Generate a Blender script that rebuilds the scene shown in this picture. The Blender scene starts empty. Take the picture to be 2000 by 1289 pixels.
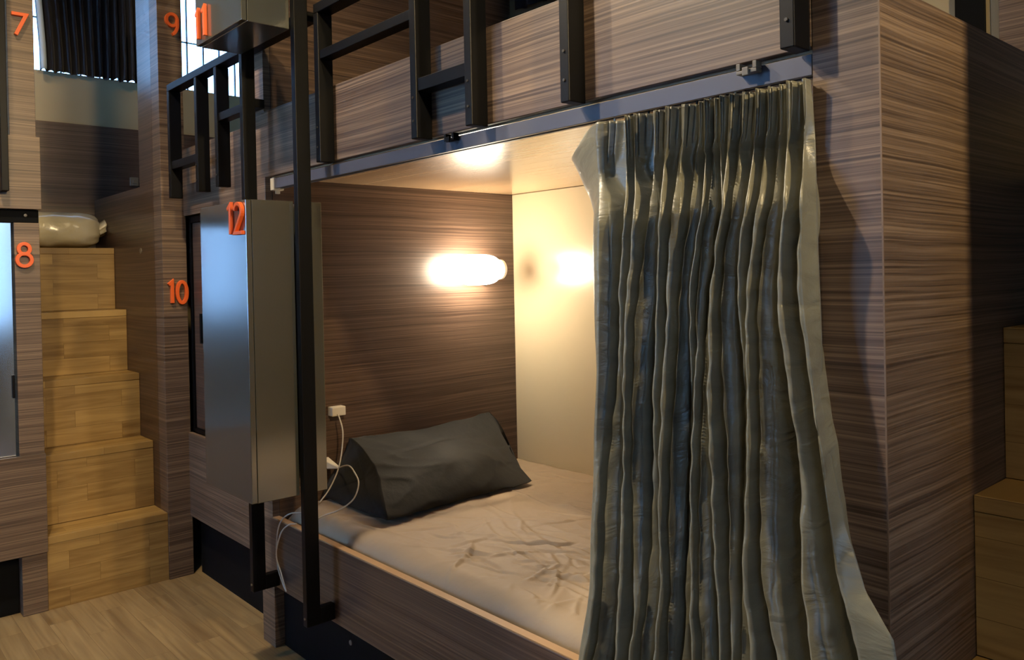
import bpy, bmesh, math, random
from mathutils import Vector, Matrix, noise
random.seed(7)
SC = bpy.context.scene
COL = SC.collection

# ------------------------------------------------------------------ camera
YAW, PITCH, ROLL, FPX, CY = 0.723818284, 0.0069197767, 0.020599858, 1587.2, 548.25
EYE = Vector((0, 0, 1.30))
fw = Vector((-math.cos(YAW)*math.cos(PITCH), math.sin(YAW)*math.cos(PITCH), -math.sin(PITCH)))
rt = fw.cross(Vector((0, 0, 1))).normalized()
dn = fw.cross(rt)
rt2 = rt*math.cos(ROLL) + dn*math.sin(ROLL)
dn2 = -rt*math.sin(ROLL) + dn*math.cos(ROLL)
cd = bpy.data.cameras.new('camera'); cam = bpy.data.objects.new('camera', cd); COL.objects.link(cam)
m = Matrix.Identity(4)
for i in range(3):
    m[i][0] = rt2[i]; m[i][1] = -dn2[i]; m[i][2] = -fw[i]; m[i][3] = EYE[i]
cam.matrix_world = m
cd.sensor_width = 36; cd.lens = FPX*36/2000; cd.shift_y = -(644.5-CY)/2000; cd.clip_start = 0.02
SC.camera = cam

# ------------------------------------------------------------------ view, world, lights
SC.view_settings.view_transform = 'Standard'
SC.view_settings.look = 'None'
SC.view_settings.gamma = 1
SC.view_settings.exposure = 0.0
w = bpy.data.worlds.new('sky'); SC.world = w; w.use_nodes = True
w.node_tree.nodes['Background'].inputs[0].default_value = (0.42, 0.69, 1.0, 1)
w.node_tree.nodes['Background'].inputs[1].default_value = 1.7

def srgb(r, g, b):
    f = lambda c: ((c/255+0.055)/1.055)**2.4 if c > 10 else c/255/12.92
    return (f(r), f(g), f(b), 1)

def light(name, kind, loc, energy, color, target=None, size=0.1, size_y=None, angle=None, blend=0.5):
    d = bpy.data.lights.new(name, kind); d.energy = energy; d.color = color
    o = bpy.data.objects.new(name, d); COL.objects.link(o); o.location = loc
    if kind == 'AREA':
        d.shape = 'RECTANGLE'; d.size = size; d.size_y = size_y or size
    else:
        d.shadow_soft_size = size
    if kind == 'SPOT':
        d.spot_size = math.radians(angle); d.spot_blend = blend
    if target is not None:
        o.rotation_euler = (Vector(target)-Vector(loc)).to_track_quat('-Z', 'Y').to_euler()
    return o
WARM = (1.0, 0.75, 0.40)
LAMP_A = (-2.45, 0.35, 3.10)
LAMP_B = (0.20, 0.70, 2.62)
LAMP_D = (1.15, 1.05, 2.60)
LAMP_C = (-2.95, 0.30, 3.15)
light('lamp_light_middle', 'SPOT', LAMP_A, 140, (1.0, 0.80, 0.55), (-2.0, 0.9, 0.4), 0.03, angle=130, blend=0.6)
light('lamp_light_aisle', 'SPOT', LAMP_B, 210, WARM, (-3.66, 0.95, 1.20), 0.05, angle=46, blend=0.45)
light('lamp_light_right', 'SPOT', LAMP_D, 240, WARM, (-0.555, 1.42, 2.15), 0.05, angle=76, blend=1.0)
light('lamp_light_left', 'SPOT', LAMP_C, 60, WARM, (-4.1, 0.9, 1.3), 0.05, angle=130, blend=0.8)
light('curtain_fill_light', 'SPOT', (-1.95, -0.15, 3.05), 240, (1.0, 0.82, 0.58), (-0.88, 1.2, 1.12), 0.04, angle=36, blend=0.5)  # added fill spot that brightens the curtain ridges
light('stair_fill_light', 'SPOT', (-0.35, 0.15, 3.05), 45, WARM, (-0.42, 1.62, 0.6), 0.04, angle=26, blend=0.8)  # added narrow fill spot for the risers of the right staircase
BLUE = (0.24, 0.52, 1.0)
# daylight coming in through the three windows (each sits just outside its opening)
light('daylight_end_window', 'AREA', (-4.80, 1.55, 2.72), 30, BLUE, (-3.0, 1.55, 2.5), 1.7, 0.6)
light('daylight_front_window', 'AREA', (-3.5, -2.36, 1.70), 58, BLUE, (-3.5, 0, 1.7), 1.5, 1.5)
light('daylight_right_window', 'AREA', (2.16, -1.72, 1.68), 22, BLUE, (-1, -1.72, 1.68), 0.9, 1.6)
light('daylight_far_right_window', 'AREA', (2.16, 1.30, 1.68), 7, BLUE, (-1, 1.30, 1.68), 0.85, 1.6)

# ------------------------------------------------------------------ materials
def nmat(name):
    mt = bpy.data.materials.new(name); mt.use_nodes = True
    nt = mt.node_tree; b = nt.nodes['Principled BSDF']
    return mt, nt, b
def N(nt, t, **kw):
    n = nt.nodes.new(t)
    for k, v in kw.items(): setattr(n, k, v)
    return n
def plain(name, col, rough=0.5, metal=0.0, spec=0.5, bump=0.0, bscale=60, sheen=0, coat=0, var=0.12, vscale=6):
    mt, nt, b = nmat(name)
    pos = N(nt, 'ShaderNodeNewGeometry')
    nz = N(nt, 'ShaderNodeTexNoise'); nz.inputs['Scale'].default_value = vscale; nz.inputs['Detail'].default_value = 4
    nt.links.new(pos.outputs['Position'], nz.inputs['Vector'])
    mx = N(nt, 'ShaderNodeMix', data_type='RGBA')
    mx.inputs[6].default_value = tuple(c*(1-var) for c in col[:3])+(1,)
    mx.inputs[7].default_value = tuple(min(1, c*(1+var)) for c in col[:3])+(1,)
    nt.links.new(nz.outputs[0], mx.inputs[0]); nt.links.new(mx.outputs[2], b.inputs['Base Color'])
    b.inputs['Roughness'].default_value = rough; b.inputs['Metallic'].default_value = metal
    b.inputs['Specular IOR Level'].default_value = spec
    b.inputs['Coat Weight'].default_value = coat; b.inputs['Coat Roughness'].default_value = 0.15
    b.inputs['Sheen Weight'].default_value = sheen
    if bump:
        n2 = N(nt, 'ShaderNodeTexNoise'); n2.inputs['Scale'].default_value = bscale; n2.inputs['Detail'].default_value = 5
        nt.links.new(pos.outputs['Position'], n2.inputs['Vector'])
        bp = N(nt, 'ShaderNodeBump'); bp.inputs['Strength'].default_value = bump; bp.inputs['Distance'].default_value = 0.004
        nt.links.new(n2.outputs[0], bp.inputs['Height']); nt.links.new(bp.outputs[0], b.inputs['Normal'])
    return mt
def laminate(name, cols, scale_fine=(1.3, 1.3, 230), scale_big=(0.7, 0.7, 62), rough=0.42, wob=0.012):
    """streaky wood laminate, grain horizontal; cols = dark, mid, light"""
    mt, nt, b = nmat(name)
    pos = N(nt, 'ShaderNodeNewGeometry')
    wn = N(nt, 'ShaderNodeTexNoise'); wn.inputs['Scale'].default_value = 1.6; wn.inputs['Detail'].default_value = 2
    nt.links.new(pos.outputs['Position'], wn.inputs['Vector'])
    wm = N(nt, 'ShaderNodeVectorMath', operation='MULTIPLY'); wm.inputs[1].default_value = (wob, wob, wob*1.6)
    nt.links.new(wn.outputs[1], wm.inputs[0])
    ad = N(nt, 'ShaderNodeVectorMath', operation='ADD'); nt.links.new(pos.outputs['Position'], ad.inputs[0]); nt.links.new(wm.outputs[0], ad.inputs[1])
    outs = []
    for sc_, det in ((scale_fine, 5), (scale_big, 3)):
        mp = N(nt, 'ShaderNodeVectorMath', operation='MULTIPLY'); mp.inputs[1].default_value = sc_
        nt.links.new(ad.outputs[0], mp.inputs[0])
        nz = N(nt, 'ShaderNodeTexNoise'); nz.inputs['Scale'].default_value = 1; nz.inputs['Detail'].default_value = det; nz.inputs['Roughness'].default_value = 0.65
        nt.links.new(mp.outputs[0], nz.inputs['Vector']); outs.append(nz)
    mix = N(nt, 'ShaderNodeMath', operation='MULTIPLY_ADD'); mix.inputs[1].default_value = 0.72
    nt.links.new(outs[0].outputs[0], mix.inputs[0])
    m2 = N(nt, 'ShaderNodeMath', operation='MULTIPLY'); m2.inputs[1].default_value = 0.28
    nt.links.new(outs[1].outputs[0], m2.inputs[0]); nt.links.new(m2.outputs[0], mix.inputs[2])
    cr = N(nt, 'ShaderNodeValToRGB'); e = cr.color_ramp.elements
    e[0].position = 0.39; e[0].color = cols[0]; e[1].position = 0.63; e[1].color = cols[2]
    x = e.new(0.5); x.color = cols[1]
    nt.links.new(mix.outputs[0], cr.inputs[0]); nt.links.new(cr.outputs[0], b.inputs['Base Color'])
    b.inputs['Roughness'].default_value = rough
    bp = N(nt, 'ShaderNodeBump'); bp.inputs['Strength'].default_value = 0.15; bp.inputs['Distance'].default_value = 0.001
    nt.links.new(outs[0].outputs[0], bp.inputs['Height']); nt.links.new(bp.outputs[0], b.inputs['Normal'])
    return mt
def butcher(name, axes, bw, rh, c1, c2, rough=0.4, grain=(2, 60)):
    """oak staves: axes pick which world axes run along / across the staves"""
    mt, nt, b = nmat(name)
    pos = N(nt, 'ShaderNodeNewGeometry'); sp = N(nt, 'ShaderNodeSeparateXYZ'); nt.links.new(pos.outputs['Position'], sp.inputs[0])
    cb = N(nt, 'ShaderNodeCombineXYZ')
    nt.links.new(sp.outputs[axes[0]], cb.inputs[0]); nt.links.new(sp.outputs[axes[1]], cb.inputs[1])
    br = N(nt, 'ShaderNodeTexBrick'); br.offset = 0.37; br.squash = 1
    br.inputs['Scale'].default_value = 1; br.inputs['Brick Width'].default_value = bw; br.inputs['Row Height'].default_value = rh
    br.inputs['Mortar Size'].default_value = 0.0006; br.inputs['Mortar Smooth'].default_value = 0.3; br.inputs['Bias'].default_value = 0
    br.inputs['Color1'].default_value = (0, 0, 0, 1); br.inputs['Color2'].default_value = (1, 1, 1, 1); br.inputs['Mortar'].default_value = (0.1, 0.1, 0.1, 1)
    nt.links.new(cb.outputs[0], br.inputs['Vector'])
    mp = N(nt, 'ShaderNodeVectorMath', operation='MULTIPLY'); mp.inputs[1].default_value = (grain[0], grain[1], 1)
    off = N(nt, 'ShaderNodeVectorMath', operation='MULTIPLY_ADD'); off.inputs[1].default_value = (3.7, 9.1, 0)
    nt.links.new(br.outputs[0], off.inputs[0]); nt.links.new(cb.outputs[0], off.inputs[2])
    nt.links.new(off.outputs[0], mp.inputs[0])
    nz = N(nt, 'ShaderNodeTexNoise'); nz.inputs['Scale'].default_value = 1; nz.inputs['Detail'].default_value = 6; nz.inputs['Distortion'].default_value = 0.6
    nt.links.new(mp.outputs[0], nz.inputs['Vector'])
    ma = N(nt, 'ShaderNodeMath', operation='MULTIPLY_ADD'); ma.inputs[1].default_value = 0.45
    nt.links.new(br.outputs[0], ma.inputs[0])
    mm = N(nt, 'ShaderNodeMath', operation='MULTIPLY_ADD'); mm.inputs[1].default_value = 1.5; mm.inputs[2].default_value = -0.47
    nt.links.new(nz.outputs[0], mm.inputs[0]); nt.links.new(mm.outputs[0], ma.inputs[2])
    cr = N(nt, 'ShaderNodeValToRGB'); e = cr.color_ramp.elements
    e[0].position = 0.05; e[0].color = c1; e[1].position = 0.85; e[1].color = c2
    nt.links.new(ma.outputs[0], cr.inputs[0])
    mo = N(nt, 'ShaderNodeMix', data_type='RGBA'); mo.inputs[7].default_value = tuple(c*0.72 for c in c1[:3])+(1,)
    nt.links.new(br.outputs['Fac'], mo.inputs[0]); nt.links.new(cr.outputs[0], mo.inputs[6])
    nt.links.new(mo.outputs[2], b.inputs['Base Color']); b.inputs['Roughness'].default_value = rough
    return mt

WOOD = laminate('brown_laminate', (srgb(70, 56, 46), srgb(104, 85, 69), srgb(138, 116, 94)))
DWOOD = laminate('dark_laminate', (srgb(62, 47, 39), srgb(84, 66, 55), srgb(110, 88, 73)), rough=0.33)
CEILW = laminate('pale_laminate', (srgb(176, 140, 104), srgb(196, 162, 124), srgb(212, 180, 142)), (0.7, 60, 0.7), (0.3, 8, 0.3), rough=0.23)
CEILW.node_tree.nodes['Principled BSDF'].inputs['Coat Weight'].default_value = 0.75
CEILW.node_tree.nodes['Principled BSDF'].inputs['Coat Roughness'].default_value = 0.24
EDGEW = plain('pale_edge', srgb(176, 140, 100), 0.5)
OAK_F = butcher('oak_floor', (0, 1), 0.55, 0.088, srgb(110, 88, 58), srgb(158, 134, 94), 0.38, (2.2, 40))
OAK_RY = butcher('oak_riser_y', (1, 2), 0.31, 0.0735, srgb(120, 90, 46), srgb(172, 140, 84), 0.45, (3.5, 45))
OAK_RX = butcher('oak_riser_x', (0, 2), 0.31, 0.0735, srgb(120, 90, 46), srgb(172, 140, 84), 0.45, (3.5, 45))
OAK_T = butcher('oak_tread', (1, 0), 0.5, 0.07, srgb(124, 94, 48), srgb(176, 144, 88), 0.42, (3, 45))
CREAM = plain('cream_wall_paint', srgb(176, 160, 126), 0.6, bump=0.05, bscale=150, var=0.03)
BEIGE = plain('glossy_beige_panel', srgb(222, 206, 172), 0.24, var=0.02, coat=0.2)
BLACKM = plain('black_metal', srgb(5, 5, 7), 0.45, 0.0, spec=0.2)
BLACK = plain('black_board', srgb(5, 5, 5), 0.8, spec=0.2)
GREYLAC = plain('grey_lacquer', srgb(56, 57, 48), 0.4, metal=0.0, var=0.02, coat=1.0)
GREYLAC.node_tree.nodes['Principled BSDF'].inputs['Coat IOR'].default_value = 3.0
GREYLAC.node_tree.nodes['Principled BSDF'].inputs['Coat Roughness'].default_value = 0.14
DOORLAC = plain('satin_metal_door', srgb(205, 207, 210), 0.13, metal=0.95, var=0.02)
ORANGE = plain('orange_plastic', srgb(226, 96, 36), 0.4, var=0.03)
TRACK = plain('aluminium_track', srgb(92, 92, 100), 0.42, metal=0.25, spec=0.3, var=0.05)
BOLT = plain('dark_bolt', srgb(60, 58, 55), 0.5, metal=0.4)
WHITEP = plain('white_plastic', srgb(226, 216, 196), 0.35, var=0.02)
CABLE = plain('white_cable', srgb(190, 180, 165), 0.45, var=0.02)
CLEARP = plain('dull_clip_plastic', srgb(120, 112, 98), 0.3, var=0.05)
DCEIL = plain('dark_ceiling_paint', srgb(60, 58, 54), 0.8)
ROOMW = plain('room_wall_paint', srgb(92, 84, 70), 0.8)
BLACKCLOTH = plain('black_curtain_cloth', srgb(24, 22, 26), 0.75, sheen=0.2, bump=0.2, bscale=90)
PILLOWM = plain('charcoal_pillowcase', srgb(34, 34, 31), 0.68, spec=0.25, sheen=0.06, bump=0.35, bscale=38)
PLASTICBAG = plain('pale_bag', srgb(206, 196, 168), 0.28, bump=0.9, bscale=22, coat=0.5)

def sheet_mat():
    mt, nt, b = nmat('taupe_sheet')
    b.inputs['Base Color'].default_value = srgb(166, 146, 120); b.inputs['Roughness'].default_value = 0.6
    b.inputs['Sheen Weight'].default_value = 0.1
    pos = N(nt, 'ShaderNodeNewGeometry')
    c = N(nt, 'ShaderNodeTexNoise'); c.inputs['Scale'].default_value = 17; c.inputs['Detail'].default_value = 5; c.inputs['Distortion'].default_value = 0.4
    nt.links.new(pos.outputs['Position'], c.inputs['Vector'])
    bp = N(nt, 'ShaderNodeBump'); bp.inputs['Strength'].default_value = 0.3; bp.inputs['Distance'].default_value = 0.008
    nt.links.new(c.outputs[0], bp.inputs['Height']); nt.links.new(bp.outputs[0], b.inputs['Normal'])
    return mt
SHEET = sheet_mat()
def curtain_mat():
    mt, nt, b = nmat('satin_curtain')
    b.inputs['Roughness'].default_value = 0.36; b.inputs['Specular IOR Level'].default_value = 0.7
    b.inputs['Sheen Weight'].default_value = 0.2
    pos = N(nt, 'ShaderNodeNewGeometry')
    mp = N(nt, 'ShaderNodeVectorMath', operation='MULTIPLY'); mp.inputs[1].default_value = (10, 10, 26)
    nt.links.new(pos.outputs['Position'], mp.inputs[0])
    a = N(nt, 'ShaderNodeTexNoise'); a.inputs['Scale'].default_value = 1; a.inputs['Detail'].default_value = 6; a.inputs['Distortion'].default_value = 0.8
    nt.links.new(mp.outputs[0], a.inputs['Vector'])
    cr = N(nt, 'ShaderNodeValToRGB'); cr.color_ramp.elements[0].color = srgb(84, 84, 74); cr.color_ramp.elements[1].color = srgb(138, 135, 114)
    nt.links.new(a.outputs[0], cr.inputs[0]); nt.links.new(cr.outputs[0], b.inputs['Base Color'])
    bp = N(nt, 'ShaderNodeBump'); bp.inputs['Strength'].default_value = 0.8; bp.inputs['Distance'].default_value = 0.006
    nt.links.new(a.outputs[0], bp.inputs['Height']); nt.links.new(bp.outputs[0], b.inputs['Normal'])
    return mt
CURTAIN = curtain_mat()
def emit(name, col, s):
    mt, nt, b = nmat(name)
    b.inputs['Base Color'].default_value = (0.9, 0.9, 0.85, 1)
    b.inputs['Emission Color'].default_value = col; b.inputs['Emission Strength'].default_value = s
    return mt
LAMPG = emit('glowing_lamp_glass', (1.0, 0.85, 0.63, 1), 60)
FIXG = emit('fixture_lens', (1.0, 0.8, 0.55, 1), 6)
def glass():
    mt, nt, b = nmat('window_glass')
    b.inputs['Transmission Weight'].default_value = 1; b.inputs['Roughness'].default_value = 0; b.inputs['IOR'].default_value = 1.05
    b.inputs['Base Color'].default_value = (0.95, 0.98, 1, 1)
    return mt
GLASS = glass()

# ------------------------------------------------------------------ mesh helpers
def origin_of(p):
    v = Vector((0, 0, 0))
    while p is not None:
        v += p.location; p = p.parent
    return v
class MB:
    def __init__(s): s.v = []; s.f = []
    def box(s, x0, x1, y0, y1, z0, z1):
        n = len(s.v)
        s.v += [(x, y, z) for z in (z0, z1) for y in (y0, y1) for x in (x0, x1)]
        s.f += [tuple(n+i for i in q) for q in ((0, 2, 3, 1), (4, 5, 7, 6), (0, 1, 5, 4), (2, 6, 7, 3), (0, 4, 6, 2), (1, 3, 7, 5))]
        return s
    def grid(s, pts, closed_u=False, closed_v=False):
        """pts[i][j]"""
        n = len(s.v); a = len(pts); b = len(pts[0])
        for r in pts: s.v += [tuple(p) for p in r]
        for i in range(a if closed_u else a-1):
            for j in range(b if closed_v else b-1):
                i2 = (i+1) % a; j2 = (j+1) % b
                s.f.append((n+i*b+j, n+i2*b+j, n+i2*b+j2, n+i*b+j2))
        return s
    def tube(s, path, r, k=8, radii=None):
        P = [Vector(p) for p in path]; rings = []
        up = Vector((0, 0, 1))
        for i, p in enumerate(P):
            t = (P[min(i+1, len(P)-1)]-P[max(i-1, 0)]).normalized()
            a = t.cross(up)
            if a.length < 0.05: a = t.cross(Vector((0, 1, 0)))
            a.normalize(); b = t.cross(a).normalized()
            rr = radii[i] if radii else r
            rings.append([p+(a*math.cos(2*math.pi*j/k)+b*math.sin(2*math.pi*j/k))*rr for j in range(k)])
        n = len(s.v)
        s.grid(rings, closed_v=True)
        s.f.append(tuple(n+j for j in range(k))); m0 = n+(len(P)-1)*k
        s.f.append(tuple(m0+k-1-j for j in range(k)))
        return s
    def build(s, name, mat, parent=None, bevel=0.0, smooth=False, sub=0):
        me = bpy.data.meshes.new(name)
        o = bpy.data.objects.new(name, me); COL.objects.link(o)
        off = origin_of(parent)
        me.from_pydata([tuple(Vector(v)-off) for v in s.v], [], s.f)
        bm = bmesh.new(); bm.from_mesh(me); bmesh.ops.recalc_face_normals(bm, faces=bm.faces); bm.to_mesh(me); bm.free()
        me.materials.append(mat)
        if parent is not None: o.parent = parent
        if bevel:
            b = o.modifiers.new('bevel', 'BEVEL'); b.width = bevel; b.segments = 2; b.limit_method = 'ANGLE'
        if sub:
            q = o.modifiers.new('sub', 'SUBSURF'); q.levels = sub; q.render_levels = sub
        if smooth:
            for p in me.polygons: p.use_smooth = True
        return o
def box(name, mat, parent, *b, bevel=0.0015):
    return MB().box(*b).build(name, mat, parent, bevel)
def tag(o, label, cat, group=None):
    o['label'] = label; o['category'] = cat
    if group: o['group'] = group
    return o
GROUPS = {'bunk_bed': 'wooden two-tier bunks', 'locker': 'grey lockers on the black posts', 'guard_rail': 'black guard rails of the upper berths', 'staircase': 'oak staircases', 'ceiling_lamp': 'black ceiling lamps over the aisle', 'phone_charger': 'white chargers in berth 12'}
def thing(name, label, cat, loc, group=None):
    group = group or GROUPS.get(name)
    o = bpy.data.objects.new(name, None); COL.objects.link(o); o.location = loc; o.empty_display_size = 0.1
    return tag(o, label, cat, group)
def struct(o): o['kind'] = 'structure'; return o
def spline(pts, n=10):
    P = [Vector(p) for p in pts]; P = [P[0]*2-P[1]]+P+[P[-1]*2-P[-2]]; out = []
    for i in range(1, len(P)-2):
        for k in range(n):
            t = k/n; a, b, c, d = P[i-1:i+3]
            out.append(0.5*((2*b)+(c-a)*t+(2*a-5*b+4*c-d)*t*t+(3*b-a-3*c+d)*t**3))
    out.append(P[-2]); return out
def lerp(a, b, t): return a+(b-a)*t
def interp(x, xs, ys):
    """xs descending or ascending"""
    if xs[0] > xs[-1]: xs = xs[::-1]; ys = ys[::-1]
    if x <= xs[0]: return ys[0]
    for i in range(len(xs)-1):
        if x <= xs[i+1]: return lerp(ys[i], ys[i+1], (x-xs[i])/(xs[i+1]-xs[i]))
    return ys[-1]
def sm(t): t = max(0, min(1, t)); return t*t*(3-2*t)

# ------------------------------------------------------------------ the room
YB = 2.42      # back wall
XE = -4.72     # end wall
struct(box('floor', OAK_F, None, -5.0, 2.2, -2.3, 3.0, -0.05, 0.0, bevel=0))
struct(box('ceiling', DCEIL, None, -5.0, 2.2, -2.3, 3.0, 3.5, 3.6, bevel=0))
wl = MB()
wl.box(XE-0.1, XE, -2.2, YB, 0, 2.40).box(XE-0.1, XE, -2.2, YB, 2.97, 3.5)
wl.box(XE-0.1, XE, -2.2, 0.70, 2.40, 2.97).box(XE-0.1, XE, 2.30, YB, 2.40, 2.97)
struct(wl.build('wall_left', CREAM))
struct(box('trim_1', DWOOD, None, XE, XE+0.018, 0.72, YB, 1.48, 2.140))       # wood wainscot of the end wall
struct(box('wall_back', CREAM, None, XE-0.1, 2.2, YB+0.0, YB+0.1, 0, 3.5, bevel=0))
wf = MB(); wf.box(-4.82, -4.25, -2.3, -2.2, 0, 3.5).box(-2.75, 2.2, -2.3, -2.2, 0, 3.5).box(-4.25, -2.75, -2.3, -2.2, 0, 0.95).box(-4.25, -2.75, -2.3, -2.2, 2.45, 3.5)
struct(wf.build('wall_front', ROOMW))
wr = MB(); wr.box(2.0, 2.1, -2.2, -2.15, 0, 3.5).box(2.0, 2.1, 1.7, YB, 0, 3.5).box(2.0, 2.1, -2.15, 1.7, 0, 0.88).box(2.0, 2.1, -2.15, 1.7, 2.48, 3.5).box(2.0, 2.1, -1.3, 0.9, 0.88, 2.48)
struct(wr.build('wall_right', ROOMW))
def window(name, axis, at, u0, u1, z0, z1, nu, nz, t=0.03, d=0.05, bar=0.006):
    g = MB(); f = MB()
    def b(M, ua, ub, za, zb, dd):
        if axis == 0: M.box(at-dd, at+dd, ua, ub, za, zb)
        else: M.box(ua, ub, at-dd, at+dd, za, zb)
    b(f, u0, u1, z0, z0+t, d/2); b(f, u0, u1, z1-t, z1, d/2)
    b(f, u0, u0+t, z0+t, z1-t, d/2); b(f, u1-t, u1, z0+t, z1-t, d/2)
    for i in range(1, nu):
        u = u0+(u1-u0)*i/nu; b(f, u-bar/2, u+bar/2, z0+t, z1-t, 0.008)
    for i in range(1, nz):
        z = z0+(z1-z0)*i/nz; b(f, u0+t, u1-t, z-bar/2, z+bar/2, 0.0075)
    fo = struct(f.build(name, BLACKM))
    b(g, u0+t, u1-t, z0+t, z1-t, 0.002)
    g.build('glass_pane', GLASS, fo)
window('window_1', 0, XE-0.05, 0.70, 2.30, 2.40, 2.97, 17, 2, t=0.008)
window('window_2', 1, -2.25, -4.25, -2.75, 0.95, 2.45, 3, 2)
window('window_3', 0, 2.05, -2.15, -1.3, 0.88, 2.48, 1, 1)
window('window_4', 0, 2.05, 0.9, 1.7, 0.88, 2.48, 1, 1)

def fixture(loc, label):
    t = thing('ceiling_lamp', label, 'lamp', (loc[0], loc[1], 3.5))
    x, y, z = loc
    MB().tube([(x, y, z+0.02), (x, y, z+0.03), (x, y, z+0.12), (x, y, z+0.125)], 0.05, 20, [0.05, 0.052, 0.045, 0.01]).build('lamp_can', BLACKM, t, smooth=False)
    MB().tube([(x, y, z+0.12), (x, y, 3.5)], 0.006, 8).build('stem', BLACKM, t)

# ------------------------------------------------------------------ digits
def digit_paths(ch):
    def arc(cx, cy, rx, ry, a0, a1, n=20):
        return [(cx+rx*math.cos(math.radians(lerp(a0, a1, i/n))), cy+ry*math.sin(math.radians(lerp(a0, a1, i/n)))) for i in range(n+1)]
    if ch == '1': return [([(0.0, 0.80), (0.15, 0.93), (0.15, 0.0)], False)], 0.24
    if ch == '7': return [([(0.0, 0.92), (0.58, 0.92), (0.16, 0.0)], False)], 0.66
    if ch == '8': return [(arc(0.3, 0.69, 0.20, 0.21, 0, 342, 24), True), (arc(0.3, 0.25, 0.26, 0.25, 0, 342, 24), True)], 0.66
    if ch == '9': return [(arc(0.3, 0.66, 0.25, 0.26, 0, 342, 24), True), ([(0.55, 0.66)]+arc(0.22, 0.52, 0.33, 0.52, 0, -75, 12), False)], 0.64
    if ch == '0': return [(arc(0.26, 0.46, 0.21, 0.46, 0, 345, 28), True)], 0.6
    if ch == '2': return [(arc(0.24, 0.70, 0.22, 0.24, 170, -30, 14)+[(0.02, 0.02), (0.50, 0.02)], False)], 0.6
def number(text, parent, facing, u0, v0, w0, h, depth=0.016, wid=0.15, squeeze=1.0, gap=0.14):
    """facing '-Y' or '+X'; u0,v0 = lower-left corner, w0 = surface coordinate"""
    M = MB(); cur = 0.0
    for ch in text:
        paths, adv = digit_paths(ch)
        for pi_, (pts, closed) in enumerate(paths):
            dep = depth+0.0009*pi_
            P = [Vector(((cur+p[0])*h*squeeze, p[1]*h)) for p in pts]; n = len(P); L = []; R = []
            for i in range(n):
                if closed: a, c = P[i-1], P[(i+1) % n]; d1 = (P[i]-a).normalized(); d2 = (c-P[i]).normalized()
                else:
                    d1 = (P[i]-P[i-1]).normalized() if i else (P[1]-P[0]).normalized()
                    d2 = (P[i+1]-P[i]).normalized() if i < n-1 else d1
                nn = Vector((-(d1.y+d2.y), d1.x+d2.x))
                if nn.length < 1e-6: nn = Vector((-d1.y, d1.x))
                nn.normalize(); k = 1/max(0.45, nn.dot(Vector((-d1.y, d1.x))))
                L.append(P[i]+nn*wid*h/2*k); R.append(P[i]-nn*wid*h/2*k)
            def w3(q, dd):
                if facing == '-Y': return (u0+q.x, w0-dd, v0+q.y)
                return (w0+dd, u0+q.x, v0+q.y)
            ring = [[w3(L[i], 0.0005) , w3(L[i], dep), w3(R[i], dep), w3(R[i], 0.0005)] for i in range(n)]
            n0 = len(M.v); M.grid(ring, closed_u=closed, closed_v=True)
            if not closed:
                M.f.append((n0, n0+1, n0+2, n0+3)); e = n0+(n-1)*4; M.f.append((e+3, e+2, e+1, e))
        cur += adv+gap
    o = M.build('number', ORANGE, parent, bevel=0.0012)
    o['label'] = 'raised orange number '+text
    return o

# ------------------------------------------------------------------ bunk 11/12 (the open one in front)
F = 1.25
bunk = thing('bunk_bed', 'open wooden two-tier bunk number 12 with the lit lower berth and half-drawn curtain', 'bunk bed', (-1.7, F, 0))
XL0, XL1 = -2.812, -2.715; XR0, XR1 = -0.665, -0.555
box('divider_panel', WOOD, bunk, XL0, XL1, F, YB, 0, 2.62)
box('side_panel', WOOD, bunk, XR0, XR1, F, YB, 0, 1.742)
box('fascia_board', WOOD, bunk, XL1-0.03, XR0-0.0005, F-0.0005, F+0.019, 1.662, 1.892)
box('bed_rail', DWOOD, bunk, XL1-0.02, XR0-0.0005, F-0.0005, F+0.024, 0.222, 0.460)
box('rail_edge_strip', EDGEW, bunk, XL1+0.001, XR0-0.001, F-0.0003, F+0.0238, 0.4603, 0.4645, bevel=0.0005)
box('berth_ceiling', CEILW, bunk, XL1+0.001, XR0-0.001, F+0.022, YB-0.014, 1.658, 1.678)
box('back_panel', BEIGE, bunk, XL1+0.001, XR0-0.001, YB-0.012, YB-0.001, 0.30, 1.657)
box('upper_deck', BLACK, bunk, XL1+0.001, XR0-0.001, F+0.022, YB-0.014, 1.679, 1.70)
box('lower_deck', DWOOD, bunk, XL1+0.001, XR0-0.001, F+0.026, YB-0.014, 0.30, 0.325)
box('plinth', BLACK, bunk, XL1+0.001, XR0-0.001, F+0.035, F+0.053, 0.0, 0.299)
e_ = box('end_liner', DWOOD, bunk, XL1+0.0003, XL1+0.004, F+0.0255, YB-0.0125, 0.326, 1.657, bevel=0)
e2 = box('end_liner', DWOOD, bunk, XL1+0.0003, XL1+0.004, F+0.0255, YB-0.0125, 1.701, 2.06, bevel=0)
e3 = box('end_liner', DWOOD, bunk, XL1+0.0003, XL1+0.004, F+0.0255, YB-0.0125, 2.0635, 2.60, bevel=0)
def screw(parent, p, axis, r=0.008):
    x, y, z = p
    q = [(x, y-0.003, z), (x, y-0.0028, z), (x, y-0.0001, z)] if axis == 'y' else [(x+0.003, y, z), (x+0.0028, y, z), (x+0.0001, y, z)]
    o = MB().tube(q, r, 14, [r*0.7, r, r]).build('screw_cap', CLEARP, parent); o['label'] = 'round metal screw cap'
screw(bunk, (-2.25, F+0.035, 0.160), 'y')

box('edge_strip', plain('mid_brown_edge', srgb(120, 100, 82), 0.5), bunk, XR1-0.0018, XR1+0.0006, F-0.0006, F+0.0014, 0.0, 1.742, bevel=0)
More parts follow.
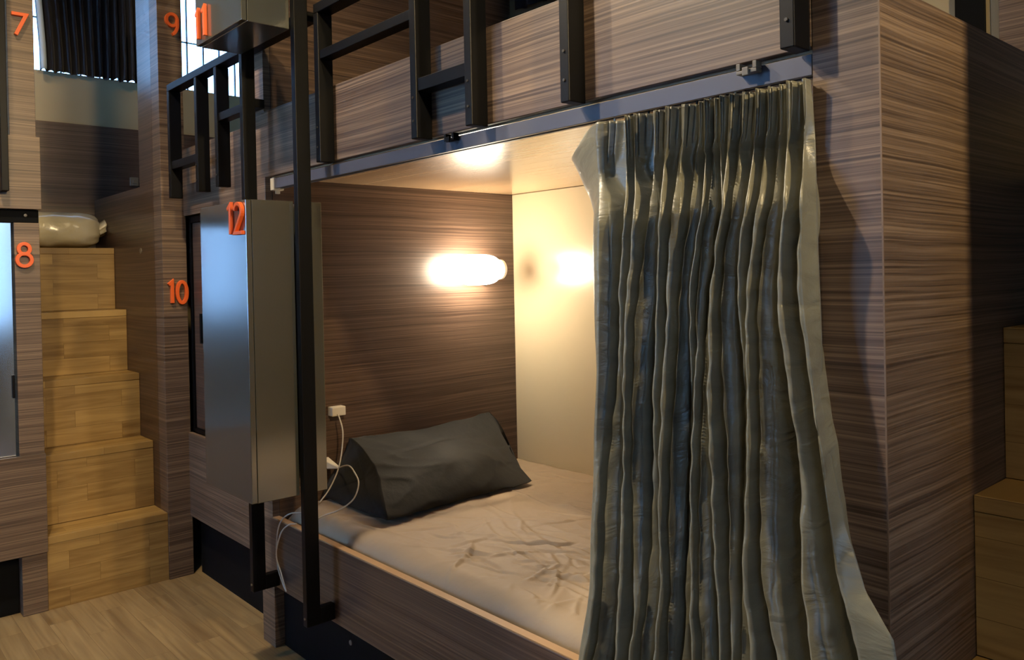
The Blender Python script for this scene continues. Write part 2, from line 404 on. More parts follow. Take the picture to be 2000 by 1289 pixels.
# second panel standing on the far side of the right-hand staircase
stairwall = thing('partition_panel', 'unseen brown wooden partition with added light-blocking column on the outer side of the staircase at right', 'partition', (-0.03, 1.9, 0))
box('panel', WOOD, stairwall, -0.075, 0.01, F+0.451, YB-0.002, 0, 1.742)
box('column', WOOD, stairwall, -0.075, 0.01, F+0.19, F+0.45, 0, 3.495)  # tall column added out of view to shade the rear of the side panel

# curtain track ----------------------------------------------------------
trk = thing('curtain_track', 'grey metal curtain track under the fascia board of bunk 12', 'curtain track', (-1.69, F+0.03, 1.62))
tm = MB()
tm.box(XL1+0.06, XR0-0.004, F+0.006, F+0.010, 1.618, 1.652)
tm.box(XL1+0.06, XR0-0.004, F+0.010, F+0.034, 1.646, 1.652)
tm.box(XL1+0.06, XR0-0.004, F+0.034, F+0.038, 1.618, 1.652)
tm.box(XL1+0.06, XR0-0.004, F+0.010, F+0.017, 1.618, 1.621)
tm.box(XL1+0.06, XR0-0.004, F+0.027, F+0.034, 1.618, 1.621)
tm.build('rail_channel', TRACK, trk, bevel=0.0006)
o = MB().box(XL1+0.035, XL1+0.0595, F+0.002, F+0.042, 1.612, 1.654).box(XL1+0.045, XL1+0.055, F+0.014, F+0.030, 1.600, 1.612).build('end_cap', WHITEP, trk, bevel=0.002); o['label'] = 'white plastic end cap'
for cx_ in (-0.78, -1.63):
    o = MB().box(cx_-0.02, cx_+0.02, F-0.012, F+0.0055, 1.640, 1.646).box(cx_-0.02, cx_-0.012, F-0.012, F+0.0055, 1.6465, 1.659).box(cx_+0.012, cx_+0.02, F-0.012, F+0.0055, 1.6465, 1.659).box(cx_-0.006, cx_+0.006, F-0.016, F-0.0125, 1.636, 1.650).build('mounting_clip', CLEARP if cx_ > -1 else BLACKM, trk, bevel=0.001)

# ------------------------------------------------------------------ curtain
FX = [[-1.109, -1.042, -1.02, -0.972, -0.94, -0.906, -0.875, -0.857, -0.841, -0.823, -0.804, -0.781, -0.755, -0.735, -0.714, -0.693, -0.666], [-1.081, -1.045, -1.013, -0.984, -0.954, -0.928, -0.896, -0.88, -0.864, -0.848, -0.831, -0.808, -0.785, -0.756, -0.731, -0.704, -0.665], [-1.09, -1.061, -1.023, -0.998, -0.962, -0.929, -0.903, -0.889, -0.874, -0.851, -0.823, -0.784, -0.768, -0.75, -0.725, -0.666, -0.623], [-1.091, -1.061, -1.026, -0.979, -0.954, -0.927, -0.904, -0.876, -0.859, -0.84, -0.815, -0.786, -0.769, -0.751, -0.709, -0.645, -0.589], [-1.104, -1.074, -1.032, -0.985, -0.954, -0.928, -0.897, -0.872, -0.838, -0.815, -0.792, -0.768, -0.749, -0.726, -0.672, -0.612, -0.542]]
FZ = [[1.511, 1.511, 1.509, 1.513, 1.513, 1.514, 1.515, 1.515, 1.517, 1.518, 1.518, 1.52, 1.521, 1.522, 1.524, 1.524, 1.523], [1.273]*17, [0.931, 0.935, 0.941, 0.945, 0.951, 0.956, 0.96, 0.963, 0.965, 0.968, 0.973, 0.979, 0.982, 0.984, 0.988, 0.998, 1.004], [0.633, 0.642, 0.652, 0.666, 0.674, 0.682, 0.689, 0.698, 0.702, 0.708, 0.716, 0.724, 0.729, 0.735, 0.747, 0.767, 0.783], [0.549, 0.56, 0.574, 0.59, 0.601, 0.61, 0.62, 0.629, 0.64, 0.648, 0.656, 0.664, 0.67, 0.678, 0.697, 0.717, 0.741]]
EL = [(-1.225, 1.61), (-1.262, 1.584), (-1.224, 1.511), (-1.186, 1.446), (-1.168, 1.272), (-1.135, 1.104), (-1.148, 0.913), (-1.152, 0.703), (-1.18, 0.506), (-1.20, 0.28)]
ER = [(-0.668, 1.61, 1.24), (-0.659, 1.569, 1.24), (-0.633, 1.4, 1.2), (-0.628, 1.272, 1.19), (-0.621, 1.115, 1.18), (-0.603, 1.009, 1.17), (-0.579, 0.908, 1.16), (-0.541, 0.819, 1.14), (-0.493, 0.764, 1.12), (-0.46, 0.60, 1.11), (-0.43, 0.28, 1.1)]
NF = 17
def cfront(k, z):
    zs = [FZ[i][k] for i in range(5)]; xs = [FX[i][k] for i in range(5)]
    zs = [1.61]+zs+[0.28]; x_end = xs[-1]+(xs[-1]-xs[-2])*(zs[-2]-0.28)/0.25*0.35
    xs = [xs[0]]+xs+[x_end]
    yt = [1.225, 1.225, 1.195, 1.18, 1.16, 1.14, 1.115]; xs = [a/b for a, b in zip(xs, yt)]
    x = interp(z, zs, xs)
    return x
def curtain():
    ZT, ZBm = 1.606, 0.28; NR = 230; SS = 24
    rows = []
    for r in range(NR+1):
        z = ZT-(ZT-ZBm)*(r/NR)
        def sf(k):  # smoothed fold position
            return sum(cfront(k, z+d)*w_ for d, w_ in ((-0.06, .2), (-0.03, .2), (0, .2), (0.03, .2), (0.06, .2)))
        zp = 1.512
        if z > zp:
            q = (z-zp)/(ZT-zp); p = lerp(0.96, 0.05, q**0.7); c = 0; A = lerp(0.026, 0.036, q**0.6); shp = lerp(2.2, 1.0, sm(q*2.5))
        else:
            q = (zp-z)/0.11; p = lerp(0.96, -0.1, sm(q)); shp = lerp(2.2, 1.35, sm(q*2.5)); c = lerp(0, 1.02, sm((zp-z)/0.2)); A = lerp(0.026, 0.084, sm((zp-z)/0.12))
        yb = interp(z, [1.61, 1.512, 1.40, 1.3, 0.9, 0.62, 0.5, 0.28], [1.253, 1.249, 1.262, 1.266, 1.262, 1.244, 1.236, 1.235])
        A += interp(z, [1.61, 0.9, 0.6, 0.28], [0, 0.004, 0.016, 0.03])
        fx = [sf(k)*(yb-A) for k in range(NF)]
        xl = interp(z, [e[1] for e in EL], [e[0] for e in EL]); xr = (yb-A)*interp(z, [e[1] for e in ER], [e[0]/e[2] for e in ER])
        row = []
        # leading edge, turned inwards to the berth
        lead = 14
        for i in range(lead):
            t = i/lead
            yin = lerp(lerp(1.262, yb-A, 0.5-0.5*math.cos(math.pi*min(1, t*1.15))), lerp(1.305, yb-A, t**0.7), sm((z-1.3)/0.2))
            x = lerp(xl, fx[0], t); dz = -0.028*(1-t)**1.5*sm((z-1.2)/0.3)
            row.append((x+0.004*math.sin(z*30)*(1-t), min(yin, yb+0.05), z+dz))
        for k in range(NF-1):
            a, b = fx[k], fx[k+1]
            amp = min(1.0, 0.45+(b-a)/0.045) if z < zp else 1
            kA = A*amp*(0.9+0.2*math.sin(k*2.3+z*3))
            for i in range(SS):
                t = i/SS
                # irregular lean of each fold
                lean = 0.10*math.sin(z*9+k*1.7)*sm((zp-z)/0.2)
                x01 = t-p*math.sin(2*math.pi*t)/(2*math.pi)+c*math.sin(4*math.pi*t)/(4*math.pi)
                depth = 0.5+0.5*math.cos(2*math.pi*t)
                depth = depth**shp
                if z > zp: depth *= 1-0.5*sm((z-zp)/0.03)*(0.5-0.5*math.cos(6*math.pi*min(t, 1-t)/0.45))*(1 if min(t, 1-t) < 0.3 else 0)
                if c > 0.3: depth = lerp(depth, sm(depth), 0.5)
                x = lerp(a, b, x01+lean*math.sin(math.pi*t)**2*(1-depth*0.5))
                y = yb-kA*depth
                wr_ = noise.noise(Vector((k*3.1+t*2, z*26, 1.7)))*0.0022*sm((zp-z)/0.15)
                row.append((x+wr_, y+wr_*1.5+0.004*math.sin(z*13+k), z))
        # last broad hem strip
        last = 10
        for i in range(last+1):
            t = i/last; r0, r1 = fx[-1]/(yb-A), xr/(yb-A)
            y = lerp(yb-A, lerp(yb-A+0.012, 1.236, sm((z-0.75)/0.35)), t**0.8)
            x = lerp(r0, r1, t)*y
            if z > 1.5: x = lerp(x, lerp(fx[-1], r1*y, 0.35), sm((z-1.5)/0.1)*t)
            row.append((x, y+0.003*math.sin(z*17), z))
        rows.append(row)
    cu = thing('curtain', 'dark olive satin curtain with pinch pleats gathered at the right of berth 12', 'curtain', (-0.9, F, 1.6))
    M = MB().grid(rows)
    o = M.build('curtain_fabric', CURTAIN, cu, smooth=True)
    so = o.modifiers.new('solid', 'SOLIDIFY'); so.thickness = 0.0014; so.offset = 0
    # hooks to the track
    for k in range(NF):
        x = FX[0][k]
        o = MB().box(x-0.0015, x+0.0015, 1.2695, 1.2725, 1.585, 1.632).box(x-0.0035, x+0.0035, 1.2685, 1.2735, 1.6325, 1.640).build('curtain_hook', WHITEP if k % 3 == 0 else BLACKM, cu)
    return cu
curtain()

# ------------------------------------------------------------------ mattress
MX0, MX1, MY0, MY1 = XL1+0.010, XR0-0.008, F+0.036, YB-0.018
def mattress():
    t = thing('mattress', 'thick mattress under a creased taupe fitted sheet in berth 12', 'mattress', (-1.7, 1.84, 0.326))
    nx, ny = 400, 250
    rs = random.Random(11); creases = []
    for q in range(150):
        cx = rs.uniform(-2.45, -1.05); cy = rs.uniform(1.33, 2.35)
        if q > 35: cx = rs.gauss(-1.55, 0.24); cy = rs.gauss(1.55, 0.17)
        a = rs.gauss(0.35, 0.45) if q % 4 else rs.uniform(-1.2, 1.6)
        L_ = rs.uniform(0.05, 0.17) if q > 12 else rs.uniform(0.2, 0.42)
        creases.append((cx, cy, math.cos(a), math.sin(a), L_, rs.uniform(0.005, 0.009), rs.choice((1, 1, -1))*rs.uniform(0.003, 0.0066), rs.uniform(-0.6, 0.6)))
    for cy in (1.42, 1.47, 1.53): creases.append((-2.15+cy*0.2, cy+0.15, 0.93, -0.36, 0.3, 0.009, 0.003, 0.3))
    def crease(x, y):
        h = 0
        for cx, cy, ca, sa, L_, w_, a_, bend in creases:
            dx = x-cx; dy = y-cy
            if abs(dx) > L_+0.03 or abs(dy) > L_+0.03: continue
            p = (dx*ca+dy*sa)/L_
            if abs(p) >= 1: continue
            d = (-dx*sa+dy*ca-bend*0.08*p*p*L_/0.2)/w_
            if abs(d) < 3: h += a_*(1-p*p)**1.5*(math.exp(-d*d)-0.35*math.exp(-(d-1.4)**2))
        return h
    top = 0.500; zb = 0.3265; R = 0.062
    pts = []
    # profile across Y: up the front side, over the top, down the back
    prof = [(MY0+0.0, zb)]
    prof += [(MY0, lerp(zb, top-R, i/4)) for i in range(1, 5)]
    prof += [(MY0+R-R*math.cos(a), top-R+R*math.sin(a)) for a in [math.pi/2*i/7 for i in range(1, 8)]]
    prof += [(lerp(MY0+R, MY1-R, i/ny), top) for i in range(1, ny)]
    prof += [(MY1-R+R*math.sin(a), top-R+R*math.cos(a)) for a in [math.pi/2*i/6 for i in range(0, 7)]]
    prof += [(MY1, zb)]
    for i in range(nx+1):
        x = lerp(MX0, MX1, i/nx); ex = min(x-MX0, MX1-x); drop = 0.035*(1-sm(ex/0.06))
        row = []
        for (y, z) in prof:
            k = sm((z-zb)/(top-zb))
            n1 = noise.noise(Vector((x*2.3, y*2.6, 0)))*0.010
            n2 = (1-abs(noise.noise(Vector((x*5+y*3, y*7-x*2, 3)))) )**4*0.007
            n3 = noise.noise(Vector((x*14, y*11, 7)))*0.0022
            bulge = 0.006*math.sin((y-MY0)/(MY1-MY0)*math.pi)
            fy = noise.noise(Vector((x*9, z*4, 2)))*0.004*(1-k) if y < MY0+0.02 else 0
            row.append((x, max(MY0-0.001, y+max(0, fy)+0.018*(1-(y-MY0)/(MY1-MY0))*(x-MX0)/(MX1-MX0)), z+k*(n1+n2*0.6+n3+(crease(x, y) if k > 0.9 else 0)-0.004+bulge-drop)))
        pts.append(row)
    M = MB().grid(pts); n = len(prof)
    M.f.append(tuple(range(n))); M.f.append(tuple(len(M.v)-1-i for i in range(n)))
    M.build('fitted_sheet', SHEET, t, smooth=True)
mattress()

# ------------------------------------------------------------------ pillow
def wedge_pillow():
    t = thing('pillow', 'charcoal pillow propped against the end wall of berth 12', 'pillow', (-2.46, 1.80, 0.512))
    nu, ns = 70, 96; zb = 0.513
    def section(u):
        """closed soft-cornered section in (x, z): back-bottom, front-bottom, crease, top"""
        e = math.sin(math.pi*min(1, u/0.5)/2)                     # swells in from the left end
        r = max(0.0, (u-0.45)/0.55)                               # flattens to a seam at the right end
        T = Vector((lerp(-2.672, -2.690, u), lerp(0.706, 0.712, u)-0.016*math.sin(math.pi*u)))
        B = Vector((lerp(-2.240, -2.268, u), zb+0.004))
        A = Vector((-2.655, zb+0.002)).lerp((T+B)/2, sm(r)**1.5)
        mid = (T+B)/2; nrm = Vector((0.52, 0.85))
        C = T.lerp(B, 0.40)+nrm*(0.030+0.022*e)*(1-sm(r)**1.6)
        D = T.lerp(B, 0.72)+nrm*(0.034+0.034*e)*(1-sm(r)**1.6)
        pts = [A, B, D, C, T]
        # dense closed curve: rounded chords
        out = []
        for k in range(5):
            p0, p1, p2, p3 = pts[k-1], pts[k], pts[(k+1) % 5], pts[(k+2) % 5]
            soft = {0: 0.15, 1: 0.75, 2: 1.0, 3: 0.75, 4: 0.2}[k]
            m1 = (p2-p0)*0.5*soft; m2 = (p3-p1)*0.5*soft; n = ns//5
            for q in range(n):
                v = q/n; h = v*v*(3-2*v)
                lin = p1.lerp(p2, v)
                cub = p1*(2*v**3-3*v**2+1)+m1*(v**3-2*v**2+v)+p2*(-2*v**3+3*v**2)+m2*(v**3-v**2)
                out.append(lin.lerp(cub, soft))
        return out
    rings = []
    for i in range(nu+1):
        u = i/nu; uu = 0.5-0.5*math.cos(math.pi*u); uu = lerp(u, uu, 0.6)
        sec = section(uu); cx = sum(p.x for p in sec)/len(sec); cz = sum(p.y for p in sec)/len(sec)
        ring = []
        for j, p in enumerate(sec):
            f = j/len(sec)
            y = lerp(1.418, 2.085, uu)
            # left end leans: the top corner sits deeper along the wall than the front corner
            y += 0.118*sm((p.y-zb)/0.2)+0.03*uu*sm((-2.35-p.x)/0.3)
            dx, dz = p.x-cx, p.y-cz; L = math.hypot(dx, dz)+1e-6
            front = 1 if 0.2 < f < 0.95 else 0.15
            w_ = noise.noise(Vector((uu*3.2, f*5, 3)))*0.012
            w_ += (1-abs(noise.noise(Vector((uu*5+f*4, f*9, 8)))))**6*0.008*(0.3+abs(2*uu-1))
            w_ += 0.004*math.sin(f*60+uu*8)*math.exp(-uu*12)+0.006*math.sin(f*70-uu*9)*math.exp(-(1-uu)*8)
            w_ -= 0.007*math.exp(-((f-0.615-0.02*uu)/0.008)**2)*sm(uu*6)*sm((1-uu)*4)     # long crease under the top edge
            w_ *= front*min(1, (0.5-abs(uu-0.5))*14+0.25)
            ring.append((p.x+dx/L*w_, y, max(zb, p.y+dz/L*w_)))
        rings.append(ring)
    M = MB().grid(rings, closed_v=True); k = len(rings[0])
    # left end: soft cap, drawn in toward the middle
    c0 = Vector((sum(p[0] for p in rings[0])/k, 1.480, sum(p[2] for p in rings[0])/k))
    caps = []
    for s_i in range(1, 7):
        a = s_i/6
        caps.append([tuple(Vector(p).lerp(Vector((c0.x, lerp(p[1], c0.y, a)-0.010*math.sin(a*math.pi), c0.z)), a*0.97)) for p in rings[0]])
    M2 = [rings[0]]+caps
    M.grid(M2, closed_v=True); n0 = len(M.v); M.f.append(tuple(n0-k+q for q in range(k)))
    M.f.append(tuple(nu*k+k-1-q for q in range(k)))
    o = M.build('pillowcase', PILLOWM, t, smooth=True)
    bm = bmesh.new(); bm.from_mesh(o.data); bmesh.ops.remove_doubles(bm, verts=bm.verts, dist=0.0004); bmesh.ops.recalc_face_normals(bm, faces=bm.faces); bm.to_mesh(o.data); bm.free()
    for p in o.data.polygons: p.use_smooth = True
wedge_pillow()

# ------------------------------------------------------------------ wall lamp of berth 12
lamp = thing('wall_lamp', 'glowing oval glass lamp on the end wall of berth 12', 'wall lamp', (XL1+0.004, 2.16, 1.32))
lx, lz = XL1+0.105, 1.325
def rev(path_y, radii, k=28):
    return MB().tube([(lx, y, lz) for y in path_y], 1, k, radii)
ys = []; rs = []
for i in range(13):
    a = math.pi/2*i/12; ys.append(2.075-0.045*math.cos(a)+0.0); rs.append(0.062*math.sin(a)**0.8+0.001)
ys += [2.12, 2.17, 2.195, 2.215, 2.228]; rs += [0.0635, 0.062, 0.057, 0.046, 0.038]
rev(ys, rs).build('glass_shade', LAMPG, lamp, smooth=True)
rev([2.2285, 2.232, 2.245, 2.249], [0.038, 0.042, 0.042, 0.036]).build('cap_ring', WHITEP, lamp, smooth=False)
MB().tube([(lx, 2.238, lz-0.03), (lx-0.03, 2.238, lz-0.045), (XL1+0.0105, 2.238, lz-0.045)], 0.005, 8).tube([(XL1+0.0045, 2.238, lz-0.045), (XL1+0.010, 2.238, lz-0.045)], 0.022, 16).build('bracket', BLACKM, lamp)

# ------------------------------------------------------------------ chargers and cables in berth 12
def charger(name, label, y, z, pts, half=(0.028, 0.017), tri=False):
    t = thing(name, label, 'charger', (XL1+0.004, y, z))
    x0 = XL1+0.0045
    if tri:   # wedge pointing away from the wall
        M = MB(); a, b = half; xt = x0+0.108
        M.v += [(x0, y-a, z-b), (x0, y+a, z-b), (x0, y+a, z+b), (x0, y-a, z+b), (xt, y-0.005, z-0.004), (xt, y+0.005, z-0.004), (xt, y+0.005, z+0.004), (xt, y-0.005, z+0.004)]
        M.f += [(0, 1, 2, 3), (4, 7, 6, 5), (0, 4, 5, 1), (1, 5, 6, 2), (2, 6, 7, 3), (3, 7, 4, 0)]
    else:
        M = MB().box(x0, x0+0.035, y-half[0], y+half[0], z-half[1], z+half[1])
    M.build('plug_body', WHITEP, t, bevel=0.003)
    MB().tube(spline(pts, 12), 0.0026, 8).build('cable', CABLE, t, smooth=True)
xw = XL1+0.012
charger('phone_charger', 'white plug-in charger on the end wall, the upper of two', 1.50, 0.810,
        [(XL1+0.0395, 1.493, 0.80), (-2.655, 1.49, 0.785), (-2.635, 1.49, 0.74), (-2.62, 1.475, 0.67), (-2.60, 1.445, 0.61), (-2.59, 1.405, 0.555), (-2.585, 1.365, 0.518)])
charger('phone_charger', 'white wedge-shaped plug low on the end wall beside the pillow', 1.452, 0.622,
        [(-2.602, 1.452, 0.622), (-2.55, 1.445, 0.638), (-2.49, 1.43, 0.650), (-2.43, 1.412, 0.646), (-2.375, 1.398, 0.618), (-2.37, 1.375, 0.57), (-2.41, 1.345, 0.532), (-2.45, 1.31, 0.512), (-2.48, 1.27, 0.488), (-2.50, 1.262, 0.468)], half=(0.018, 0.020), tri=True)
cb_ = MB().tube(spline([(-2.56, F+0.05, 0.50), (-2.60, F+0.01, 0.497), (-2.635, F-0.012, 0.46), (-2.66, F-0.014, 0.38), (-2.655, F-0.014, 0.31), (-2.62, F-0.012, 0.255), (-2.60, F-0.010, 0.235)], 12), 0.0024, 8)
cb_.tube(spline([(-2.60, F-0.010, 0.235), (-2.63, F-0.013, 0.29), (-2.655, F-0.018, 0.35), (-2.62, F-0.016, 0.43), (-2.575, F-0.008, 0.468), (-2.55, F+0.008, 0.474)], 12), 0.0024, 8)
cbo = cb_.build('cable', CABLE, None, smooth=True)
tag(cbo, 'thin white cable looped over the bed rail between the two black posts', 'cable')

# ------------------------------------------------------------------ guard rails
def guard(label, bars, x0, x1, cross, name='guard_rail'):
    t = thing(name, label, 'guard rail', ((x0+x1)/2, F, 1.65))
    for xr in bars:
        box('upright_bar', BLACKM, t, xr-0.026, xr, F-0.0505, F-0.001, 1.655, 2.105, bevel=0.002)
    box('top_rail', BLACKM, t, x0, x1, F-0.0505, F-0.001, 2.1055, 2.135, bevel=0.002)
    for a, b, z0, z1 in cross:
        box('cross_bar', BLACKM, t, a+0.0003, b-0.0263, F-0.045, F-0.006, z0, z1, bevel=0.0015)
    for xr in bars:
        for zz in (1.70, 1.76):
            MB().tube([(xr-0.013, F-0.0535, zz), (xr-0.013, F-0.0510, zz)], 0.003, 8).build('bolt', BOLT, t)
    return t
guard('black metal guard rail of the upper berth above the lit berth 12', [-2.220, -1.712, -1.487, -1.168, -0.6675], -2.246, -0.6675,
      [(-2.220, -1.712, 1.965, 1.992), (-1.712, -1.487, 1.775, 1.808)])
F2 = 1.30
guard('black metal guard rail of upper berth 9, left of the lockers', [-3.516, -3.208, -3.007], -3.542, -2.3125,
      [(-3.516, -3.208, 1.775, 1.808), (-3.007, -2.692+0.0263, 1.90, 1.93)])

# ------------------------------------------------------------------ locker posts and lockers
pf = thing('metal_post_frame', 'pair of tall black metal posts carrying lockers 11 and 12', 'post frame', (-2.48, 1.17, 0.25))
for a, b in ((-2.692, -2.667), (-2.3055, -2.2805)):
    box('post', BLACKM, pf, a, b, 1.153, 1.199, 0.235, 3.495, bevel=0.002)
    MB().box(a, b, 1.1995, F-0.001, 0.235, 0.285).build('bracket', BLACKM, pf, bevel=0.002)
    MB().tube([((a+b)/2, 1.150, 0.26), ((a+b)/2, 1.1528, 0.26)], 0.004, 8).build('bolt', CLEARP, pf)
LX0, LX1 = -2.6645, -2.3075
def locker(label, z0, z1, text, u, v, h, squeeze):
    t = thing('locker', label, 'locker', (-2.486, 1.12, z0))
    box('locker_body', GREYLAC, t, LX0, LX1, 1.018, 1.1515, z0, z1)
    if z0 < 1: box('back_panel', GREYLAC, t, -2.6665, -2.309, 1.2, F-0.003, z0, z1)
    box('locker_door', GREYLAC, t, LX0, LX1, 1.0, 1.0165, z0+0.001, z1-0.001, bevel=0.0015)
    number(text, t, '-Y', u, v, 1.0, h, squeeze=squeeze, depth=0.012, wid=0.12, gap=0.24 if text == '11' else 0.16)
locker('tall grey locker number 12 between the posts, beside the lit berth', 0.638, 1.540, '12', -2.418, 1.440, 0.094, 1.22)
locker('grey locker number 11 high under the ceiling', 2.066, 2.95, '11', -2.640, 2.080, 0.096, 1.15)

# ------------------------------------------------------------------ bunk 9/10 (behind the lockers)
b9 = thing('bunk_bed', 'wooden two-tier bunk numbers 9 and 10 between staircase and lockers', 'bunk bed', (-3.3, F2, 0))
XC = -3.66
box('column', WOOD, b9, XC-0.10, XC, 1.206, F2+0.010, 0, 3.495)
box('side_panel', DWOOD, b9, -4.70, XC-0.1005, 1.206, 1.24, 0, 1.742)
box('side_panel', DWOOD, b9, -3.95, XC-0.1005, 1.2065, 1.24, 1.743, 3.495)
screw(b9, (-3.949, 1.206, 1.447), 'y', 0.013)
box('fascia_board', WOOD, b9, XC+0.0005, XL0-0.0005, F2, F2+0.018, 1.592, 1.885)
box('bed_rail', WOOD, b9, XC+0.0005, XL0-0.0005, F2, F2+0.018, 0.262, 0.632)
box('upper_deck', DWOOD, b9, -4.70, XL0-0.0005, 1.32, YB-0.002, 1.68, 1.71)
box('plinth', BLACK, b9, XC+0.0005, XL0-0.0005, F2+0.045, F2+0.06, 0, 0.255)
box('door_frame', BLACKM, b9, XC+0.0005, XC+0.02, F2+0.021, F2+0.06, 0.636, 1.588)
box('door_frame', BLACKM, b9, XC+0.0205, XL0-0.0005, F2+0.021, F2+0.06, 1.56, 1.588)
box('door_frame', BLACKM, b9, XC+0.0205, XL0-0.0005, F2+0.021, F2+0.06, 0.633, 0.650)
d10 = box('sliding_door', DWOOD, b9, XC+0.022, XL0-0.002, F2+0.030, F2+0.048, 0.652, 1.558)
box('door_handle', BLACKM, d10, XC+0.105, XC+0.120, F2+0.020, F2+0.0295, 1.03, 1.16)
number('9', b9, '+X', 1.238, 2.385, XC, 0.098, wid=0.135, squeeze=0.95)
number('10', b9, '+X', 1.226, 1.208, XC, 0.100, wid=0.145, squeeze=0.98, gap=0.08)

# ------------------------------------------------------------------ bunk 7/8 (left edge)
b7 = thing('bunk_bed', 'wooden two-tier bunk numbers 7 and 8 at the left edge', 'bunk bed', (-3.9, 0.6, 0))
Y7 = 0.736
box('column', WOOD, b7, XC-0.09, XC-0.002, 0.648, Y7, 0, 1.545)
box('column', WOOD, b7, XC-0.09, XC-0.001, 0.641, Y7-0.004, 1.598, 3.495)
box('fascia_board', WOOD, b7, XC-0.0005, XC+0.016, -0.6, Y7+0.006, 1.598, 1.885)
box('bed_rail', WOOD, b7, XC-0.0005, XC+0.016, -0.6, Y7, 0.240, 0.632)
box('side_panel', DWOOD, b7, -4.70, XC-0.0905, Y7-0.03, Y7, 0, 1.742)
box('dark_gap_strip', BLACK, b7, XC-0.09, XC-0.010, -0.6, Y7, 1.5455, 1.5975)  # black strip stands in for the dark gap between the two columns
box('plinth', BLACK, b7, XC-0.08, XC-0.06, -0.6, 0.647, 0, 0.235)
box('deck', DWOOD, b7, -4.70, XC-0.0905, -0.6, Y7-0.031, 1.62, 1.65)
d8 = box('sliding_door', DOORLAC, b7, XC-0.03, XC-0.012, -0.2, 0.640, 0.60, 1.545)
d8['label'] = 'shiny bluish metal sliding door'
box('door_handle', BLACKM, d8, XC-0.0118, XC-0.002, 0.630, 0.6395, 0.86, 0.95)
screw(b7, (XC-0.010, 0.69, 1.575), 'x', 0.006)
number('7', b7, '+X', 0.655, 2.278, XC, 0.089, wid=0.15, squeeze=0.98)
number('8', b7, '+X', 0.651, 1.374, XC-0.002, 0.098, wid=0.135, squeeze=0.98)
g7 = thing('guard_rail', 'black metal guard rail at the left edge, beside number 7', 'guard rail', (XC+0.02, 0.6, 1.66))
box('upright_bar', BLACKM, g7, XC+0.0165, XC+0.062, 0.600, 0.625, 1.662, 2.60, bevel=0.002)
box('top_rail', BLACKM, g7, XC+0.0165, XC+0.062, -0.5, 0.625, 2.6005, 2.63, bevel=0.002)

# ------------------------------------------------------------------ staircases
RI = [0.0, 0.292, 0.585, 0.878, 1.172, 1.476]
st = thing('staircase', 'yellowish oak staircase climbing between bunk 8 and bunk 10', 'staircase', (-3.9, 0.97, 0))
SX = [-3.665, -3.838, -4.013, -4.187, -4.365]
for i in range(5):
    x1 = SX[i]; x0 = SX[i+1] if i < 4 else -4.70
    zt = RI[i+1]; zb = RI[i]
    box('riser', OAK_RY, st, x1-0.022, x1-0.002, Y7+0.001, 1.205, zb+(0.0005 if i else 0), zt-0.0305, bevel=0.0008)
    box('tread', OAK_T, st, x0-0.0015, x1, Y7+0.001, 1.205, zt-0.03, zt, bevel=0.0015)
st2 = thing('staircase', 'dim oak staircase at the right edge behind the wooden side panel', 'staircase', (-0.32, 1.7, 0))
SY = [1.25, 1.425, 1.598, 1.765, 1.945]
for i in range(5):
    ya = SY[i]; yb_ = SY[i+1] if i < 4 else YB-0.06
    zt = RI[i+1]+0.006; zb = RI[i]+(0.006 if i else 0)
    box('riser', OAK_RX, st2, XR1+0.001, -0.076, ya+0.002, ya+0.02, zb+0.0005, zt-0.0305, bevel=0.0008)
    box('tread', OAK_RX, st2, XR1+0.001, -0.076, ya, yb_-0.0005+0.0015, zt-0.03, zt, bevel=0.0015)

# ------------------------------------------------------------------ plastic-wrapped bedding on the landing
def bag():
    t = thing('bedding_bag', 'cream bedding roll in clear plastic lying on the top stair', 'bedding bag', (-4.5, 0.98, 1.4765))
    n, k = 40, 36; rings = []
    for i in range(n+1):
        u = i/n; y = lerp(0.742, 1.175, u)
        e = (1-abs(2*u-1)**5)**0.45
        e = max(e, 0.05); ring = []
        if u < 0.5: e = lerp(0.9, e, sm(u*2)) if u > 0.02 else 0.9
        for j in range(k):
            a = 2*math.pi*j/k; ca, sa = math.cos(a), math.sin(a)
            rx = 0.15*abs(ca)**0.75*(1 if ca > 0 else -1); rz = 0.088*abs(sa)**0.7*(1 if sa > 0 else -1)
            pk = 1+0.05*noise.noise(Vector((u*6, ca*2, sa*2)))+0.07*math.sin(a*9+u*4)*sm((u-0.7)/0.3)
            ring.append((-4.53+rx*e*pk, y, max(1.4775, 1.568+rz*(0.35+0.65*e)*pk)))
        rings.append(ring)
    M = MB().grid(rings, closed_v=True)
    M.f.append(tuple(range(k))); M.f.append(tuple(n*k+k-1-j for j in range(k)))
    M.build('wrapped_bedding', PLASTICBAG, t, smooth=True)
    # gathered tail of the bag
    tl = []
    for i in range(9):
        u = i/8; rr = lerp(0.028, 0.034, u)
        tl.append([(-4.50+rr*math.cos(2*math.pi*j/18)*(1+0.3*math.sin(j*2.1)), 1.155+0.045*u, 1.56+0.03*u+rr*math.sin(2*math.pi*j/18)*(1+0.25*math.cos(j*2.7))) for j in range(18)])
    q = MB().grid(tl, closed_v=True); q.f.append(tuple(8*18+17-j for j in range(18))); q.f.append(tuple(range(18)))
    q.build('gathered_end', PLASTICBAG, t, smooth=True)
bag()

sw = MB().box(XE+0.0185, XE+0.040, 1.385, 1.425, 1.83, 1.875).box(XE+0.0405, XE+0.046, 1.395, 1.415, 1.84, 1.865).build('wall_socket', CLEARP, None, bevel=0.002)
tag(sw, 'small pale wall socket on the dark wood panelling above the stairs', 'wall socket')

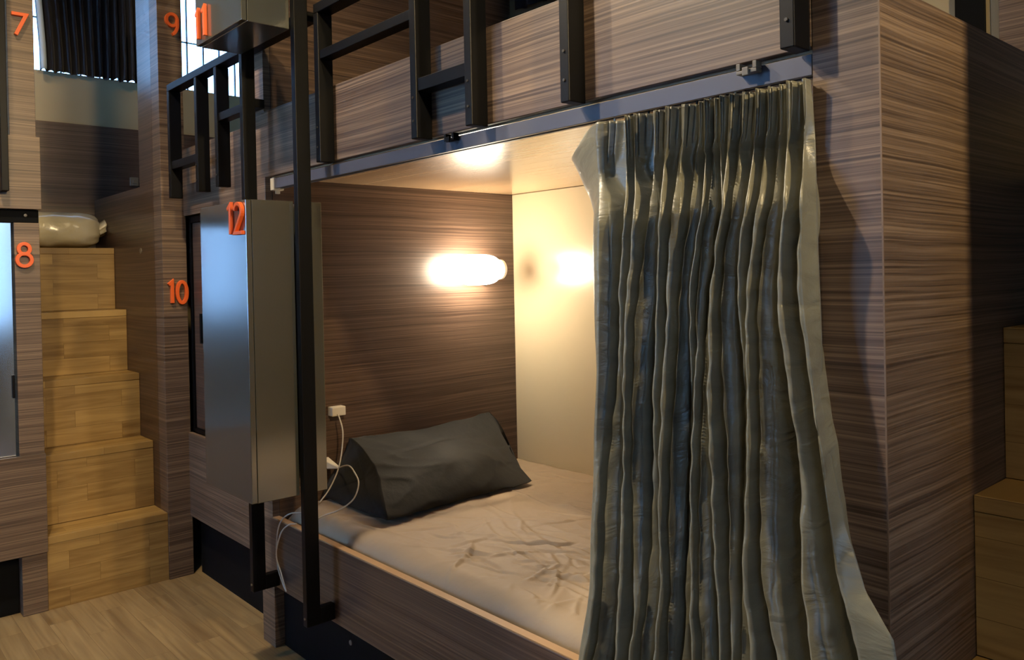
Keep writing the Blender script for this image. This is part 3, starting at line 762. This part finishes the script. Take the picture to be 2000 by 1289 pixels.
# ------------------------------------------------------------------ window curtain over the stairs
def pleated(name, label, x, y0, y1, z0, z1, folds, mat, amp=0.018, wavy=0.0, left=None):
    rows = []
    for r in range(41):
        z = lerp(z1, z0, r/40); row = []
        for i in range(folds*10+1):
            t = i/(folds*10)
            ya = left(z) if left else y0
            y = lerp(ya, y1, t)
            row.append((x+amp*math.sin(2*math.pi*folds*t+0.6*math.sin(z*4+t*9)), y, z+(0.004*math.sin(t*41)+0.004*math.sin(t*97)-0.003)*(r/40)))
        rows.append(row)
    o = MB().grid(rows).build(name, mat, None, smooth=True)
    s_ = o.modifiers.new('solid', 'SOLIDIFY'); s_.thickness = 0.002
    tag(o, label, 'curtain'); return o
def leftedge(z):  # held back a little: pulls away from the left jamb towards the bottom
    return interp(z, [2.42, 2.50, 2.62, 2.75, 2.98], [0.957, 0.955, 0.948, 0.940, 0.930])
pleated('curtain', 'black pleated window curtain hanging above the staircase', XE+0.075, 0.95, 1.90-0.40, 2.388, 2.985, 14, BLACKCLOTH, left=leftedge)
hem = MB()
rows = []
for r in range(25):
    z = lerp(2.985, 2.388, r/24); y = leftedge(z)
    rows.append([(XE+0.10, y-0.004, z), (XE+0.103, y+0.010, z), (XE+0.10, y+0.022, z)])
h = hem.grid(rows).build('curtain', plain('pale_sheer', srgb(190, 205, 220), 0.6), None, smooth=True)
s_ = h.modifiers.new('solid', 'SOLIDIFY'); s_.thickness = 0.002
tag(h, 'thin strip of white sheer beside the black window curtain', 'curtain')

# ------------------------------------------------------------------ far things seen above the panels
bc = pleated('curtain', 'dark curtain corner at the top centre, above the guard rail', YB-0.05, 0, 1, 2.45, 2.99, 8, BLACKCLOTH)
bc.data.transform(Matrix(((0, 1.0, 0, -2.62), (1, 0, 0, 0), (0, 0, 1, 0), (0, 0, 0, 1))))
bp_ = MB().box(-0.862, -0.787, YB-0.014, YB-0.002, 1.742, 3.495).build('post', BLACK, None, bevel=0.002)
tag(bp_, 'black upright post against the cream wall at upper right', 'post')
wp = MB().box(-0.752, -0.10, YB-0.02, YB-0.002, 1.742, 3.495).build('wooden_column', WOOD, None, bevel=0.002)
tag(wp, 'brown wooden column in the upper right corner', 'column')
fixture(LAMP_A, 'black ceiling lamp above the aisle in front of the lockers')
fixture(LAMP_B, 'black ceiling lamp above the aisle in front of the curtain')
fixture((-1.95, -0.15, 3.05), 'added black ceiling lamp over the middle of the aisle, brightening the curtain')
fixture(LAMP_D, 'black ceiling lamp beside the staircase at the right')
fixture((-0.35, 0.15, 3.05), 'added black ceiling lamp ahead of the wooden end panel, lighting the right staircase')
fixture(LAMP_C, 'black ceiling lamp above the aisle before the staircase')
